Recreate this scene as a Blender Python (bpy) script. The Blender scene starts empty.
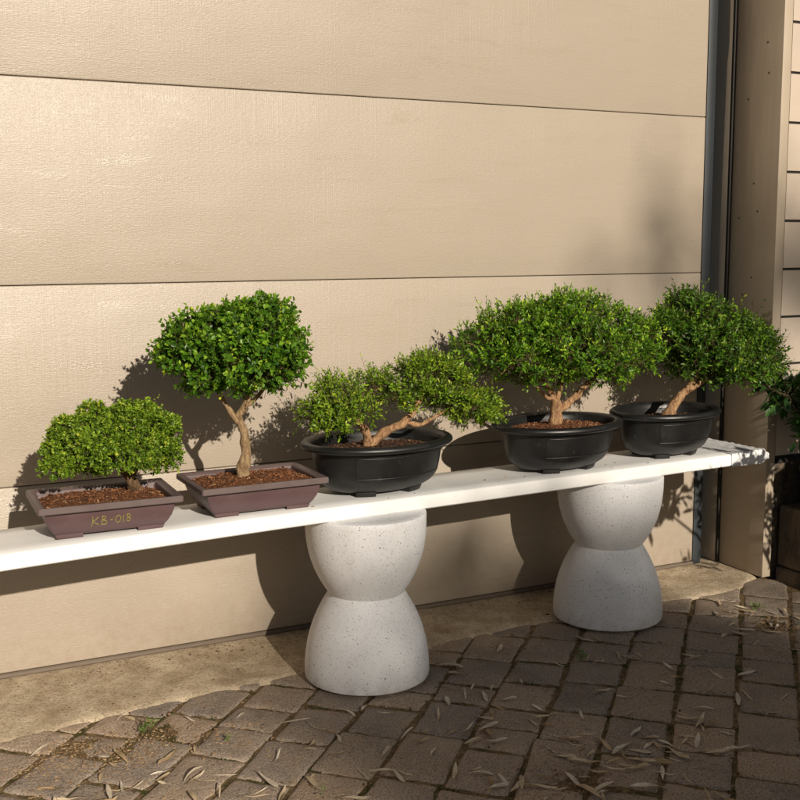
import bpy, bmesh, math, random
import numpy as np
from mathutils import Vector, Matrix, noise
R = math.radians
scene = bpy.context.scene
col = scene.collection
rnd = random.Random(7)

# ------------------------------------------------------------------ helpers
def tag(o, label=None, cat=None, group=None, kind=None):
    if label: o['label'] = label
    if cat: o['category'] = cat
    if group: o['group'] = group
    if kind: o['kind'] = kind
    return o

def empty(name, loc, label, cat, group=None, rz=0.0):
    o = bpy.data.objects.new(name, None)
    col.objects.link(o)
    o.location = loc
    o.rotation_euler = (0, 0, rz)
    o.empty_display_size = .05
    return tag(o, label, cat, group)

def link(name, me, mat=None, parent=None, smooth=None):
    o = bpy.data.objects.new(name, me)
    col.objects.link(o)
    if mat is not None:
        for m in (mat if isinstance(mat, (list, tuple)) else [mat]):
            me.materials.append(m)
    if parent is not None: o.parent = parent
    if smooth is not None: shade(me, smooth)
    return o

def shade(me, angle=None):
    n = len(me.polygons)
    if n == 0: return
    me.polygons.foreach_set('use_smooth', np.ones(n, dtype=bool))
    if angle is not None and angle < 179:
        me.set_sharp_from_angle(angle=R(angle))

def pydata(name, V, F, mat=None, parent=None, smooth=None):
    me = bpy.data.meshes.new(name)
    me.from_pydata([tuple(v) for v in V], [], F)
    me.update()
    return link(name, me, mat, parent, smooth)

class MB:
    """collects shapes, links them as ONE mesh object"""
    def __init__(s): s.V = []; s.F = []; s.val = []; s.cur = .5
    def add(s, V, F):
        b = len(s.V); s.V += [tuple(v) for v in V]
        s.F += [tuple(i + b for i in f) for f in F]; s.val += [s.cur] * len(F)
    def box(s, x0, x1, y0, y1, z0, z1):
        V = [(x, y, z) for x in (x0, x1) for y in (y0, y1) for z in (z0, z1)]
        s.add(V, [(0,1,3,2),(4,6,7,5),(0,4,5,1),(2,3,7,6),(0,2,6,4),(1,5,7,3)])
    def mbox(s, M, sx, sy, sz):
        V = [M @ Vector((x*sx/2, y*sy/2, z*sz/2)) for x in (-1,1) for y in (-1,1) for z in (-1,1)]
        s.add(V, [(0,1,3,2),(4,6,7,5),(0,4,5,1),(2,3,7,6),(0,2,6,4),(1,5,7,3)])
    def tube(s, pts, rad, n=8, cap=True, wob=0.0, seed=0.0):
        pts = [Vector(p) for p in pts]; m = len(pts)
        up = Vector((.31, .22, .92)); rings = []
        for i, p in enumerate(pts):
            t = (pts[min(i+1, m-1)] - pts[max(i-1, 0)]).normalized()
            a = t.cross(up)
            if a.length < .15: a = t.cross(Vector((1, .1, 0)))
            a.normalize(); b = t.cross(a)
            ring = []
            for k in range(n):
                th = 2*math.pi*k/n; r = rad[i]
                d = a*math.cos(th) + b*math.sin(th)
                if wob: r *= 1 + wob*noise.noise((p + d*rad[i])*38 + Vector((seed, seed*2, 0)))
                ring.append(p + d*r)
            rings.append(ring)
        V = [v for r_ in rings for v in r_]; F = []
        for i in range(m-1):
            for k in range(n):
                k2 = (k+1) % n
                F.append((i*n+k, i*n+k2, (i+1)*n+k2, (i+1)*n+k))
        if cap:
            F.append(tuple(range(n))[::-1]); F.append(tuple((m-1)*n+k for k in range(n)))
        s.add(V, F)
    def loft(s, rings, cap0=True, cap1=True):
        n = len(rings[0]); V = [v for r_ in rings for v in r_]; F = []
        for i in range(len(rings)-1):
            for k in range(n):
                k2 = (k+1) % n
                F.append((i*n+k, i*n+k2, (i+1)*n+k2, (i+1)*n+k))
        if cap0: F.append(tuple(range(n))[::-1])
        if cap1: F.append(tuple((len(rings)-1)*n+k for k in range(n)))
        s.add(V, F)
    def build(s, name, mat=None, parent=None, smooth=None, bevel=0, seg=2, attr=False):
        me = bpy.data.meshes.new(name); me.from_pydata(s.V, [], s.F); me.update()
        if attr:
            at = me.attributes.new('tint', 'FLOAT', 'FACE'); at.data.foreach_set('value', np.array(s.val, dtype=np.float32))
        bm = bmesh.new(); bm.from_mesh(me)
        bmesh.ops.recalc_face_normals(bm, faces=bm.faces)
        if bevel:
            es = [e for e in bm.edges if len(e.link_faces) == 2 and e.calc_face_angle(0) > R(30)]
            bmesh.ops.bevel(bm, geom=es, offset=bevel, segments=seg, affect='EDGES', profile=.5, clamp_overlap=True)
        bm.to_mesh(me); bm.free()
        return link(name, me, mat, parent, smooth if smooth is not None else (40 if bevel else None))

def spline(pts, n):
    P = [Vector(p) for p in pts]; out = []
    P = [P[0]*2 - P[1]] + P + [P[-1]*2 - P[-2]]
    m = len(P) - 3
    for i in range(m):
        for k in range(n):
            t = k/n; a, b, c, d = P[i:i+4]
            out.append(.5*((2*b) + (c-a)*t + (2*a-5*b+4*c-d)*t*t + (3*b-a-3*c+d)*t**3))
    out.append(P[-2]); return out

# ------------------------------------------------------------------ materials
class NT:
    def __init__(s, name):
        s.m = bpy.data.materials.new(name); s.m.use_nodes = True
        s.t = s.m.node_tree; s.t.nodes.clear()
        s.out = s.n('ShaderNodeOutputMaterial')
    def n(s, typ, **kw):
        nd = s.t.nodes.new(typ)
        for k, v in kw.items():
            if k in nd.inputs and not hasattr(nd, k): nd.inputs[k].default_value = v
            else: setattr(nd, k, v)
        return nd
    def l(s, a, b): s.t.links.new(a, b)
    def coord(s, scale=(1,1,1), rot=(0,0,0), src='Object'):
        tc = s.n('ShaderNodeTexCoord'); mp = s.n('ShaderNodeMapping')
        mp.inputs['Scale'].default_value = scale; mp.inputs['Rotation'].default_value = rot
        s.l(tc.outputs[src], mp.inputs['Vector']); return mp.outputs['Vector']
    def noise(s, vec, scale, detail=5, rough=.55, dist=0):
        nd = s.n('ShaderNodeTexNoise'); s.l(vec, nd.inputs['Vector'])
        nd.inputs['Scale'].default_value = scale; nd.inputs['Detail'].default_value = detail
        nd.inputs['Roughness'].default_value = rough; nd.inputs['Distortion'].default_value = dist
        return nd.outputs['Fac']
    def vor(s, vec, scale, out='Distance', feature='F1', rand=1):
        nd = s.n('ShaderNodeTexVoronoi', feature=feature); s.l(vec, nd.inputs['Vector'])
        nd.inputs['Scale'].default_value = scale; nd.inputs['Randomness'].default_value = rand
        return nd.outputs[out]
    def ramp(s, fac, stops, interp='LINEAR'):
        nd = s.n('ShaderNodeValToRGB'); s.l(fac, nd.inputs['Fac']); e = nd.color_ramp.elements
        nd.color_ramp.interpolation = interp
        while len(e) < len(stops): e.new(.5)
        for i, (p, c) in enumerate(stops):
            e[i].position = p; c = c if isinstance(c, (tuple, list)) else (c, c, c)
            e[i].color = (*c[:3], 1)
        return nd.outputs['Color']
    def mix(s, fac, a, b, mode='MIX'):
        nd = s.n('ShaderNodeMix', data_type='RGBA', blend_type=mode)
        for sock, v in ((nd.inputs[0], fac), (nd.inputs[6], a), (nd.inputs[7], b)):
            if hasattr(v, 'node'): s.l(v, sock)
            else: sock.default_value = v if not isinstance(v, (tuple, list)) else (*v[:3], 1)
        return nd.outputs[2]
    def math(s, op, a, b=0.0):
        nd = s.n('ShaderNodeMath', operation=op)
        for sock, v in ((nd.inputs[0], a), (nd.inputs[1], b)):
            if hasattr(v, 'node'): s.l(v, sock)
            else: sock.default_value = v
        return nd.outputs[0]
    def bump(s, h, strength=.3, dist=.01, nrm=None):
        nd = s.n('ShaderNodeBump'); s.l(h, nd.inputs['Height'])
        nd.inputs['Strength'].default_value = strength; nd.inputs['Distance'].default_value = dist
        if nrm is not None: s.l(nrm, nd.inputs['Normal'])
        return nd.outputs['Normal']
    def bsdf(s, color, rough=.5, spec=.5, nrm=None, coat=0, metal=0):
        b = s.n('ShaderNodeBsdfPrincipled')
        for k, v in (('Base Color', color), ('Roughness', rough), ('Specular IOR Level', spec), ('Coat Weight', coat), ('Metallic', metal)):
            if hasattr(v, 'node'): s.l(v, b.inputs[k])
            else: b.inputs[k].default_value = v if not isinstance(v, (tuple, list)) else (*v[:3], 1)
        if nrm is not None: s.l(nrm, b.inputs['Normal'])
        s.l(b.outputs[0], s.out.inputs[0]); return b

def m_door():
    t = NT('door paint')
    # embossed grain: fine leathery stipple, short vertical combing, long faint horizontal figure
    h1 = t.noise(t.coord((5, 1, 60)), 2.2, 5, .62, .15)
    h2 = t.noise(t.coord((150, 1, 1.1)), 1.6, 3, .6)
    msk = t.noise(t.coord((1.1, 1, 1.6)), 2.0, 4, .6, .5)
    fine = t.noise(t.coord((1, 1, 4.2)), 80, 4, .6)
    med = t.noise(t.coord((1, 1, 3)), 190, 3, .6)
    smooth = t.ramp(t.noise(t.coord((2.6, 1, 15)), 1.7, 5, .62, .5), [(.54, 0), (.70, 1)])     # worn smooth smears
    h2m = t.math('MULTIPLY', t.ramp(h2, [(.48, 0), (.74, 1)]), t.ramp(msk, [(.40, .15), (.62, 1)]))
    hh = t.math('ADD', t.math('MULTIPLY', h1, .30), t.math('MULTIPLY', h2m, .22))
    hh = t.math('ADD', hh, t.math('ADD', t.math('MULTIPLY', fine, .75), t.math('MULTIPLY', med, .40)))
    nrm = t.bump(hh, .55, .0024)
    wav = t.noise(t.coord((1.0, 1, 1.6)), 1.5, 2); nrm = t.bump(wav, .42, .03, nrm)
    c = t.mix(t.noise(t.coord((1, 1, 1)), 2.3, 5), (.350, .294, .232), (.385, .325, .257))
    c = t.mix(t.math('MULTIPLY', t.ramp(h1, [(.5, 0), (.8, 1)]), .25), c, (.37, .305, .235))
    sp = t.n('ShaderNodeSeparateXYZ'); t.l(t.coord(), sp.inputs[0])
    dirt = t.math('MULTIPLY', t.ramp(sp.outputs[2], [(.0, 1), (.22, 0)]), t.ramp(t.noise(t.coord(), 34, 6, .7), [(.45, 0), (.75, 1)]))
    c = t.mix(t.math('MULTIPLY', dirt, .55), c, (.27, .18, .11))
    ro = t.math('SUBTRACT', .36, t.math('MULTIPLY', smooth, .17))
    t.bsdf(c, ro, .60, nrm); return t.m

def m_paint(name, c0, c1, rough=.5, bump=.15, scale=60, grain=(1, 1, 1)):
    t = NT(name); n = t.noise(t.coord(grain), scale, 5); n2 = t.noise(t.coord(), 3.5, 5, .6)
    c = t.mix(t.ramp(n2, [(.3, 0), (.7, 1)]), c0, c1)
    t.bsdf(c, rough, .4, t.bump(n, bump, .004)); return t.m

def m_plank():
    t = NT('white paint on wood')
    n = t.noise(t.coord((3, 60, 60)), 1.5, 5, .6, .3)
    c = t.mix(t.ramp(t.noise(t.coord(), 5, 6, .65), [(.35, 0), (.75, 1)]), (.80, .795, .775), (.73, .72, .695))
    sp = t.ramp(t.noise(t.coord(), 55, 3, .7), [(.66, 0), (.74, 1)])
    c = t.mix(t.math('MULTIPLY', sp, .35), c, (.45, .36, .26))
    stn = t.ramp(t.noise(t.coord((2.5, 9, 9)), 2.2, 7, .7, .6), [(.52, 0), (.70, 1)])
    c = t.mix(t.math('MULTIPLY', stn, .26), c, (.52, .47, .40))
    chip = t.math('MULTIPLY', t.ramp(t.noise(t.coord((1, 1.4, 1.4)), 95, 4, .7), [(.70, 0), (.72, 1)]), t.ramp(t.noise(t.coord(), 6, 3), [(.5, 0), (.6, 1)]))
    c = t.mix(t.math('MULTIPLY', chip, .7), c, (.33, .24, .15))
    t.bsdf(c, .48, .35, t.bump(n, .35, .002)); return t.m

def m_terrazzo():
    t = NT('speckled terrazzo')
    base = t.mix(t.ramp(t.noise(t.coord(), 7, 6, .65), [(.3, 0), (.72, 1)]), (.78, .78, .79), (.71, .71, .72))
    vec = t.coord()
    def specks(scale, thr, colr, prob, b):
        vd = t.n('ShaderNodeTexVoronoi'); t.l(vec, vd.inputs['Vector']); vd.inputs['Scale'].default_value = scale
        sc = t.n('ShaderNodeSeparateColor'); t.l(vd.outputs['Color'], sc.inputs[0])
        rad = t.math('MULTIPLY', sc.outputs[1], thr)
        near = t.math('LESS_THAN', vd.outputs['Distance'], rad)
        keep = t.math('LESS_THAN', sc.outputs[0], prob)
        return t.mix(t.math('MULTIPLY', near, keep), b, colr)
    c = specks(170, .28, (.20, .175, .155), .26, base)
    c = specks(300, .36, (.40, .36, .32), .40, c)
    c = specks(420, .38, (.36, .33, .30), .32, c)
    c = specks(120, .22, (.07, .065, .06), .10, c)
    c = specks(130, .22, (.42, .28, .17), .14, c)
    sp = t.n('ShaderNodeSeparateXYZ'); t.l(vec, sp.inputs[0])
    dirt = t.math('MULTIPLY', t.ramp(sp.outputs[2], [(0, 1), (.055, 0)]), t.ramp(t.noise(vec, 26, 6, .7), [(.42, 0), (.68, 1)]))
    c = t.mix(t.math('MULTIPLY', dirt, .55), c, (.30, .22, .15))
    st = t.ramp(t.noise(t.coord((9, 9, 1.3)), 1.6, 5, .65), [(.55, 0), (.75, 1)])
    c = t.mix(t.math('MULTIPLY', st, .22), c, (.42, .37, .31))
    pit = t.noise(vec, 160, 4, .6)
    t.bsdf(c, .62, .35, t.bump(pit, .18, .002)); return t.m

def m_plastic(name, c, c2, rough=(.36, .55), bump=.06):
    t = NT(name); n = t.noise(t.coord(), 9, 6, .65)
    colr = t.mix(t.ramp(n, [(.35, 0), (.75, 1)]), c, c2)
    dust = t.ramp(t.noise(t.coord((1, 1, 1)), 46, 6, .75), [(.6, 0), (.85, 1)])
    colr = t.mix(t.math('MULTIPLY', dust, .26), colr, (.30, .25, .20))
    t.bsdf(colr, t.ramp(n, [(.3, rough[0]), (.7, rough[1])]), .5, t.bump(t.noise(t.coord(), 240, 3), bump, .001)); return t.m

def m_attr(name, stops, rough=.85, bump=.4, scale=120, spec=.2):
    t = NT(name); a = t.n('ShaderNodeAttribute', attribute_name='tint')
    c = t.ramp(a.outputs['Fac'], stops)
    n = t.noise(t.coord(), scale, 5, .65)
    c = t.mix(t.ramp(n, [(.3, .42), (.7, 0)]), c, (.02, .012, .007))
    t.bsdf(c, rough, spec, t.bump(n, bump, .003)); return t.m

def m_paver():
    t = NT('concrete paver'); a = t.n('ShaderNodeAttribute', attribute_name='tint')
    vec = t.coord()
    c = t.ramp(a.outputs['Fac'], [(0, (.29, .245, .205)), (.35, (.37, .298, .235)), (.7, (.44, .338, .25)), (1, (.51, .375, .26))])
    big = t.noise(vec, 6.5, 6, .65)
    c = t.mix(t.ramp(big, [(.35, 0), (.7, .55)]), c, (.60, .47, .34))
    gr = t.noise(vec, 240, 5, .75)
    c = t.mix(t.ramp(gr, [(.38, .85), (.56, 0)]), c, (.085, .07, .06))
    agg = t.vor(vec, 170); sc = t.ramp(agg, [(.14, 1), (.26, 0)]); nz = t.ramp(t.noise(vec, 40, 3), [(.5, 0), (.62, 1)])
    c = t.mix(t.math('MULTIPLY', t.math('MULTIPLY', sc, nz), .75), c, (.52, .45, .37))
    dirt = t.ramp(t.noise(vec, 15, 7, .72), [(.5, 0), (.72, .6)])
    c = t.mix(dirt, c, (.38, .25, .14))
    h = t.math('ADD', t.math('MULTIPLY', gr, .5), t.math('MULTIPLY', t.noise(vec, 75, 6, .7), 1.0))
    h = t.math('ADD', h, t.math('MULTIPLY', t.noise(vec, 22, 4), 1.6))
    t.bsdf(c, .88, .25, t.bump(h, .8, .0045)); return t.m

def m_joint():
    t = NT('joint dirt'); vec = t.coord()
    n = t.noise(vec, 60, 7, .7)
    c = t.ramp(n, [(.3, (.09, .062, .036)), (.5, (.23, .155, .08)), (.7, (.42, .30, .165))])
    moss = t.ramp(t.noise(vec, 9, 6, .7), [(.5, 0), (.62, 1)])
    c = t.mix(t.math('MULTIPLY', moss, .75), c, t.mix(n, (.03, .045, .012), (.09, .10, .03)))
    t.bsdf(c, .95, .1, t.bump(t.noise(vec, 130, 7, .75), 1, .008)); return t.m

def m_concrete(name, stops, scale=12, bump=.45):
    t = NT(name); vec = t.coord()
    n = t.noise(vec, scale, 8, .7)
    c = t.ramp(n, stops)
    st = t.ramp(t.noise(t.coord((3.2, 4, 1)), 3.2, 7, .7, .3), [(.5, 0), (.66, .6)])
    c = t.mix(t.math('MULTIPLY', st, .9), c, (.32, .22, .13))
    red = t.ramp(t.noise(vec, 42, 6, .75), [(.62, 0), (.70, .7)])
    c = t.mix(red, c, (.24, .11, .06))
    bl = t.ramp(t.noise(vec, 6.5, 7, .72), [(.46, 0), (.66, .55)]); c = t.mix(bl, c, (.26, .19, .115))
    dk = t.ramp(t.noise(vec, 150, 5, .75), [(.34, .75), (.50, 0)])
    c = t.mix(dk, c, (.09, .065, .045))
    t.bsdf(c, .9, .2, t.bump(t.math('ADD', t.noise(vec, 90, 6, .75), t.math('MULTIPLY', t.noise(vec, 14, 5), 2.0)), bump, .006)); return t.m

def m_leaf(name, dark, mid, light, rough=.4, trans=.28):
    t = NT(name); a = t.n('ShaderNodeAttribute', attribute_name='tint')
    c = t.ramp(a.outputs['Fac'], [(0, dark), (.5, mid), (.9, light), (1, (light[0]*1.25, light[1]*1.0, light[2]))])
    b = t.bsdf(c, rough, .30)
    tr = t.n('ShaderNodeBsdfTranslucent'); cc = t.mix(.4, c, (light[0]*1.2, light[1]*1.25, light[2]))
    t.l(cc, tr.inputs['Color']); ms = t.n('ShaderNodeMixShader'); ms.inputs[0].default_value = trans
    t.l(b.outputs[0], ms.inputs[1]); t.l(tr.outputs[0], ms.inputs[2]); t.l(ms.outputs[0], t.out.inputs[0]); return t.m

def m_bark(name, a, b, d, sc=(60, 60, 18)):
    t = NT(name); n = t.noise(t.coord(sc), 2.2, 6, .7, .6)
    c = t.ramp(n, [(.3, d), (.5, a), (.72, b)])
    pl = t.ramp(t.noise(t.coord((90, 90, 40)), 1.3, 5, .7), [(.50, 0), (.60, 1)]); c = t.mix(t.math('MULTIPLY', pl, .75), c, d)
    t.bsdf(c, .85, .15, t.bump(t.noise(t.coord(sc), 3.5, 6, .75), 1.0, .006)); return t.m

def m_dry():
    t = NT('dry leaf'); oi = t.n('ShaderNodeObjectInfo')
    c = t.ramp(oi.outputs['Random'], [(0, (.38, .24, .12)), (.2, (.60, .46, .28)), (.6, (.74, .61, .42)), (1, (.80, .73, .60))])
    n = t.noise(t.coord((40, 240, 40)), 1.6, 4)
    c = t.mix(t.ramp(n, [(.4, .45), (.65, 0)]), c, (.17, .11, .055))
    b = t.bsdf(c, .62, .3); tr = t.n('ShaderNodeBsdfTranslucent'); t.l(c, tr.inputs['Color'])
    ms = t.n('ShaderNodeMixShader'); ms.inputs[0].default_value = .15
    t.l(b.outputs[0], ms.inputs[1]); t.l(tr.outputs[0], ms.inputs[2]); t.l(ms.outputs[0], t.out.inputs[0]); return t.m

def m_plain(name, c, rough=.6, spec=.4):
    t = NT(name); n = t.noise(t.coord(), 60, 4)
    t.bsdf(t.mix(t.math('MULTIPLY', n, .5), c, tuple(x*.7 for x in c)), rough, spec, t.bump(n, .1, .002)); return t.m

M = dict(
    door=m_door(),
    trim=m_paint('trim paint', (.36, .295, .222), (.42, .345, .258), .55, .25, 20, (1, 1, .15)),
    siding=m_paint('siding paint', (.47, .39, .315), (.52, .435, .35), .6, .3, 24, (.15, 1, 1)),
    seal=m_plain('rubber seal', (.030, .036, .042), .5),
    seal2=m_plain('bottom rubber', (.15, .115, .085), .7),
    gap=m_plain('dark gasket', (.02, .017, .014), .8),  # flat dark for gap shade strips, wall backing and flashing
    plank=m_plank(), terrazzo=m_terrazzo(),
    brownpot=m_plastic('brown plastic', (.082, .046, .048), (.102, .058, .060)),
    brownrim=m_plastic('brown plastic rim', (.090, .060, .058), (.122, .088, .082), (.4, .6)),
    blackpot=m_plastic('black plastic', (.006, .006, .006), (.010, .010, .0095), (.34, .5)),
    ink=m_plain('paint pen', (.24, .215, .05), .6),
    soil=m_attr('bark mulch', [(0, (.055, .024, .012)), (.4, (.17, .066, .028)), (.75, (.29, .12, .052)), (1, (.42, .25, .13))]),
    darksoil=m_attr('dark bark mulch', [(0, (.02, .013, .009)), (.5, (.075, .036, .02)), (.85, (.17, .08, .04)), (1, (.30, .18, .10))]),
    paver=m_paver(), joint=m_joint(),
    apron=m_concrete('weathered concrete', [(.28, (.36, .285, .19)), (.5, (.53, .43, .30)), (.72, (.64, .54, .39))]),
    foundation=m_concrete('dark concrete', [(.3, (.030, .027, .023)), (.7, (.055, .048, .040))]),
    block=m_concrete('retaining block', [(.3, (.06, .052, .044)), (.7, (.12, .102, .084))], 9, .8),
    dirt=m_plain('garden soil', (.06, .042, .028), .95, .1),
    dry=m_dry(),
    debris=m_attr('bark crumbs', [(0, (.05, .025, .014)), (.5, (.16, .068, .032)), (1, (.50, .36, .20))], .9, .2),
    moss=m_attr('moss tufts', [(0, (.03, .05, .008)), (.6, (.065, .09, .018)), (1, (.14, .13, .04))], .95, .2),
    l1=m_leaf('curly leaf', (.050, .100, .008), (.165, .275, .018), (.36, .46, .045), .42),
    l2=m_leaf('round glossy leaf', (.022, .068, .006), (.092, .215, .013), (.31, .47, .036), .34),
    l3=m_leaf('fine leaf', (.050, .100, .006), (.165, .285, .015), (.38, .50, .042), .38),
    l4=m_leaf('narrow leaf', (.024, .076, .006), (.110, .245, .012), (.36, .54, .038), .36),
    l5=m_leaf('dark narrow leaf', (.018, .055, .006), (.066, .160, .010), (.24, .38, .032), .36),
    lbig=m_leaf('broad leaf', (.020, .055, .012), (.035, .090, .018), (.09, .17, .03), .35, .22),
    weed=m_leaf('weed leaf', (.09, .17, .03), (.16, .26, .05), (.28, .36, .10), .5),
    twig=m_plain('twig', (.10, .075, .04), .8, .2),
    bark1=m_bark('dark bark', (.16, .095, .05), (.28, .18, .10), (.06, .035, .02)),
    bark2=m_bark('tan bark', (.34, .23, .125), (.46, .33, .19), (.17, .105, .055)),
    bark3=m_bark('orange bark', (.40, .235, .120), (.55, .37, .21), (.17, .085, .045)),
    wrap=m_plain('white wrap', (.80, .80, .80), .25, .6),
)

# ------------------------------------------------------------------ foliage
def unit(a): return a / np.maximum(np.linalg.norm(a, axis=-1, keepdims=True), 1e-9)

def foliage(name, parent, blobs, n, k, L, W, stem, mats, seed, up=.5, spread=.45, round_=False, thick=.16, fold=.18, deep=.5, droop=0.0, lump=.06, lumpf=14., shag=.05, gap=.75, dark=0.):
    """crown of separate leaves on short sprigs, spread through a union of ellipsoids"""
    g = np.random.default_rng(seed); B = np.array(blobs, float)
    w = B[:, 3]*B[:, 5] + B[:, 4]*B[:, 5] + B[:, 3]*B[:, 4]; w /= w.sum()
    m = int(n*3.2); bi = g.choice(len(B), m, p=w)
    d = unit(g.normal(size=(m, 3))); d[:, 2] = np.where(d[:, 2] < -.55, -d[:, 2], d[:, 2]); d = unit(d)
    ph = g.uniform(0, 6.3, (3,)); C = B[bi, :3]; S = B[bi, 3:6]
    q = C + d*S
    fld = np.zeros(m)
    for _ in range(7):          # random waves: a lumpy field that pushes clumps out and opens crevices between them
        wv = unit(g.normal(size=3))*lumpf*g.uniform(3.0, 8.0); fld += np.sin(q @ wv + g.uniform(0, 6.3))
    fld /= 1.9
    lm = 1 + lump*fld
    rf = np.clip(1 - np.abs(g.normal(0, thick, m)), .3, 1) * lm + np.maximum(g.normal(0, shag, m), 0) + np.where(g.random(m) < .06, g.uniform(0, shag*2.6, m), 0)
    P = C + d*S*rf[:, None]
    ins = np.zeros(m, bool)
    for i in range(len(B)):
        dist = np.linalg.norm((P - B[i, :3])/B[i, 3:6], axis=1)
        ins |= (dist < deep) & (bi != i)
    ins |= (fld < -gap) & (g.random(m) < .8)
    P = P[~ins][:n]; o = unit(d/np.maximum(S, 1e-6))[~ins][:n]; n = len(P)
    D = unit(o*.85 + np.array([0, 0, up]) + g.normal(0, spread, (n, 3)))
    ref = unit(g.normal(size=(n, 3))); U = unit(np.cross(D, ref)); Vv = np.cross(D, U)
    sl = stem*g.uniform(.55, 1.4, n); stray = g.random(n) < .035; sl = np.where(stray, sl*2.0, sl)
    j = np.arange(k)/(max(k-1, 1))
    ang = (np.arange(k)*2.39996)[None, :] + g.uniform(0, 6.28, (n, 1)) + g.normal(0, .3, (n, k))
    side = np.cos(ang)[..., None]*U[:, None, :] + np.sin(ang)[..., None]*Vv[:, None, :]
    a = (.25 + .75*j)[None, :, None]
    ld = unit(D[:, None, :]*a + side*(1.05 - .5*j)[None, :, None] + g.normal(0, .18, (n, k, 3)) + np.array([0, 0, -droop]))
    pos = P[:, None, :] + D[:, None, :]*(sl[:, None]*j[None, :])[..., None]
    nn = D[:, None, :] - (D[:, None, :]*ld).sum(-1, keepdims=True)*ld
    nn = unit(nn + g.normal(0, .25, nn.shape)); nn = unit(nn - (nn*ld).sum(-1, keepdims=True)*ld)
    ww = np.cross(nn, ld)
    ln = (L*g.uniform(.5, 1.3, (n, k))*(1 - .35*j)[None, :]).reshape(-1, 1); wd = ln*(W/L)*g.uniform(.85, 1.15, (n*k, 1))
    b = pos.reshape(-1, 3); l = ld.reshape(-1, 3); nn = nn.reshape(-1, 3); ww = ww.reshape(-1, 3)
    cu = g.uniform(-.05, .22, (n*k, 1))
    tint = np.clip(.22 + .30*np.tile(j, n) + g.normal(0, .15, n*k) + np.repeat(g.normal(0, .18, n) + stray*.2, k), 0, 1)
    if round_:
        prof = [(.30, .92), (.68, .86)]
        vs = [b]
        for (tt, ws) in prof:
            c = b + l*ln*tt - nn*ln*cu*tt*tt
            vs += [c - ww*wd*.5*ws + nn*wd*fold, c, c + ww*wd*.5*ws + nn*wd*fold]
        vs.append(b + l*ln - nn*ln*cu)
        V = np.stack(vs, 1).reshape(-1, 3); nv = 8
        fa = [(0, 2, 1), (0, 3, 2), (1, 2, 5, 4), (2, 3, 6, 5), (4, 5, 7), (5, 6, 7)]
    else:
        c = b + l*ln*.45 - nn*ln*cu*.2
        V = np.stack([b, c - ww*wd*.5 + nn*wd*fold, c, c + ww*wd*.5 + nn*wd*fold, b + l*ln - nn*ln*cu], 1).reshape(-1, 3); nv = 5
        fa = [(0, 2, 1), (0, 3, 2), (1, 2, 4), (2, 3, 4)]
    N = n*k; base = (np.arange(N)*nv)
    lt = np.array([len(f) for f in fa]); loops = np.concatenate([np.array(f) for f in fa])
    idx = (base[:, None] + loops[None, :]).ravel(); tot = np.tile(lt, N)
    tv = np.repeat(tint, len(fa)); mi = np.zeros(len(tot), np.int32)
    # sprig stems, three sided
    s0 = P - D*stem*.9; s1 = P + D*sl[:, None]; rr = L*.045
    sv = []
    for q_, r_ in ((s0, rr), (s1, rr*.5)):
        for th in (0, 2.094, 4.189): sv.append(q_ + (U*math.cos(th) + Vv*math.sin(th))*r_)
    SV = np.stack(sv, 1).reshape(-1, 3); so = len(V) + np.arange(n)*6
    sf = np.array([0, 1, 4, 3, 1, 2, 5, 4, 2, 0, 3, 5])
    idx = np.concatenate([idx, (so[:, None] + sf[None, :]).ravel()])
    tot = np.concatenate([tot, np.full(n*3, 4)]); tv = np.concatenate([tv, np.full(n*3, .3)])
    mi = np.concatenate([mi, np.ones(n*3, np.int32)]); V = np.concatenate([V, SV])
    me = bpy.data.meshes.new(name)
    me.vertices.add(len(V)); me.vertices.foreach_set('co', V.astype(np.float32).ravel())
    me.loops.add(len(idx)); me.loops.foreach_set('vertex_index', idx.astype(np.int32))
    me.polygons.add(len(tot)); me.polygons.foreach_set('loop_start', np.concatenate([[0], np.cumsum(tot)[:-1]]).astype(np.int32))
    me.polygons.foreach_set('loop_total', tot.astype(np.int32)); me.polygons.foreach_set('material_index', mi)
    me.update(calc_edges=True)
    at = me.attributes.new('tint', 'FLOAT', 'FACE'); at.data.foreach_set('value', tv.astype(np.float32))
    o_ = link(name, me, mats, parent); shade(me, None)
    return o_

def knobs(bl, n, seed, r0, r1, k=None):
    """small secondary clumps on the surface of the big ones"""
    gl = random.Random(seed); base = list(bl)
    for q in range(n):
        bq = base[gl.randrange(len(base))]; dv = Vector((gl.gauss(0, 1), gl.gauss(-.25, .9), gl.gauss(.3, .8))).normalized()
        rq = gl.uniform(r0, r1); bl.append((bq[0]+dv.x*bq[3]*.92, bq[1]+dv.y*bq[4]*.92, bq[2]+dv.z*bq[5]*.92, rq, rq, rq*.9))
    return bl

def local(blobs, org): return [(b[0]-org[0], b[1]-org[1], b[2]-org[2], *b[3:]) for b in blobs]

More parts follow.
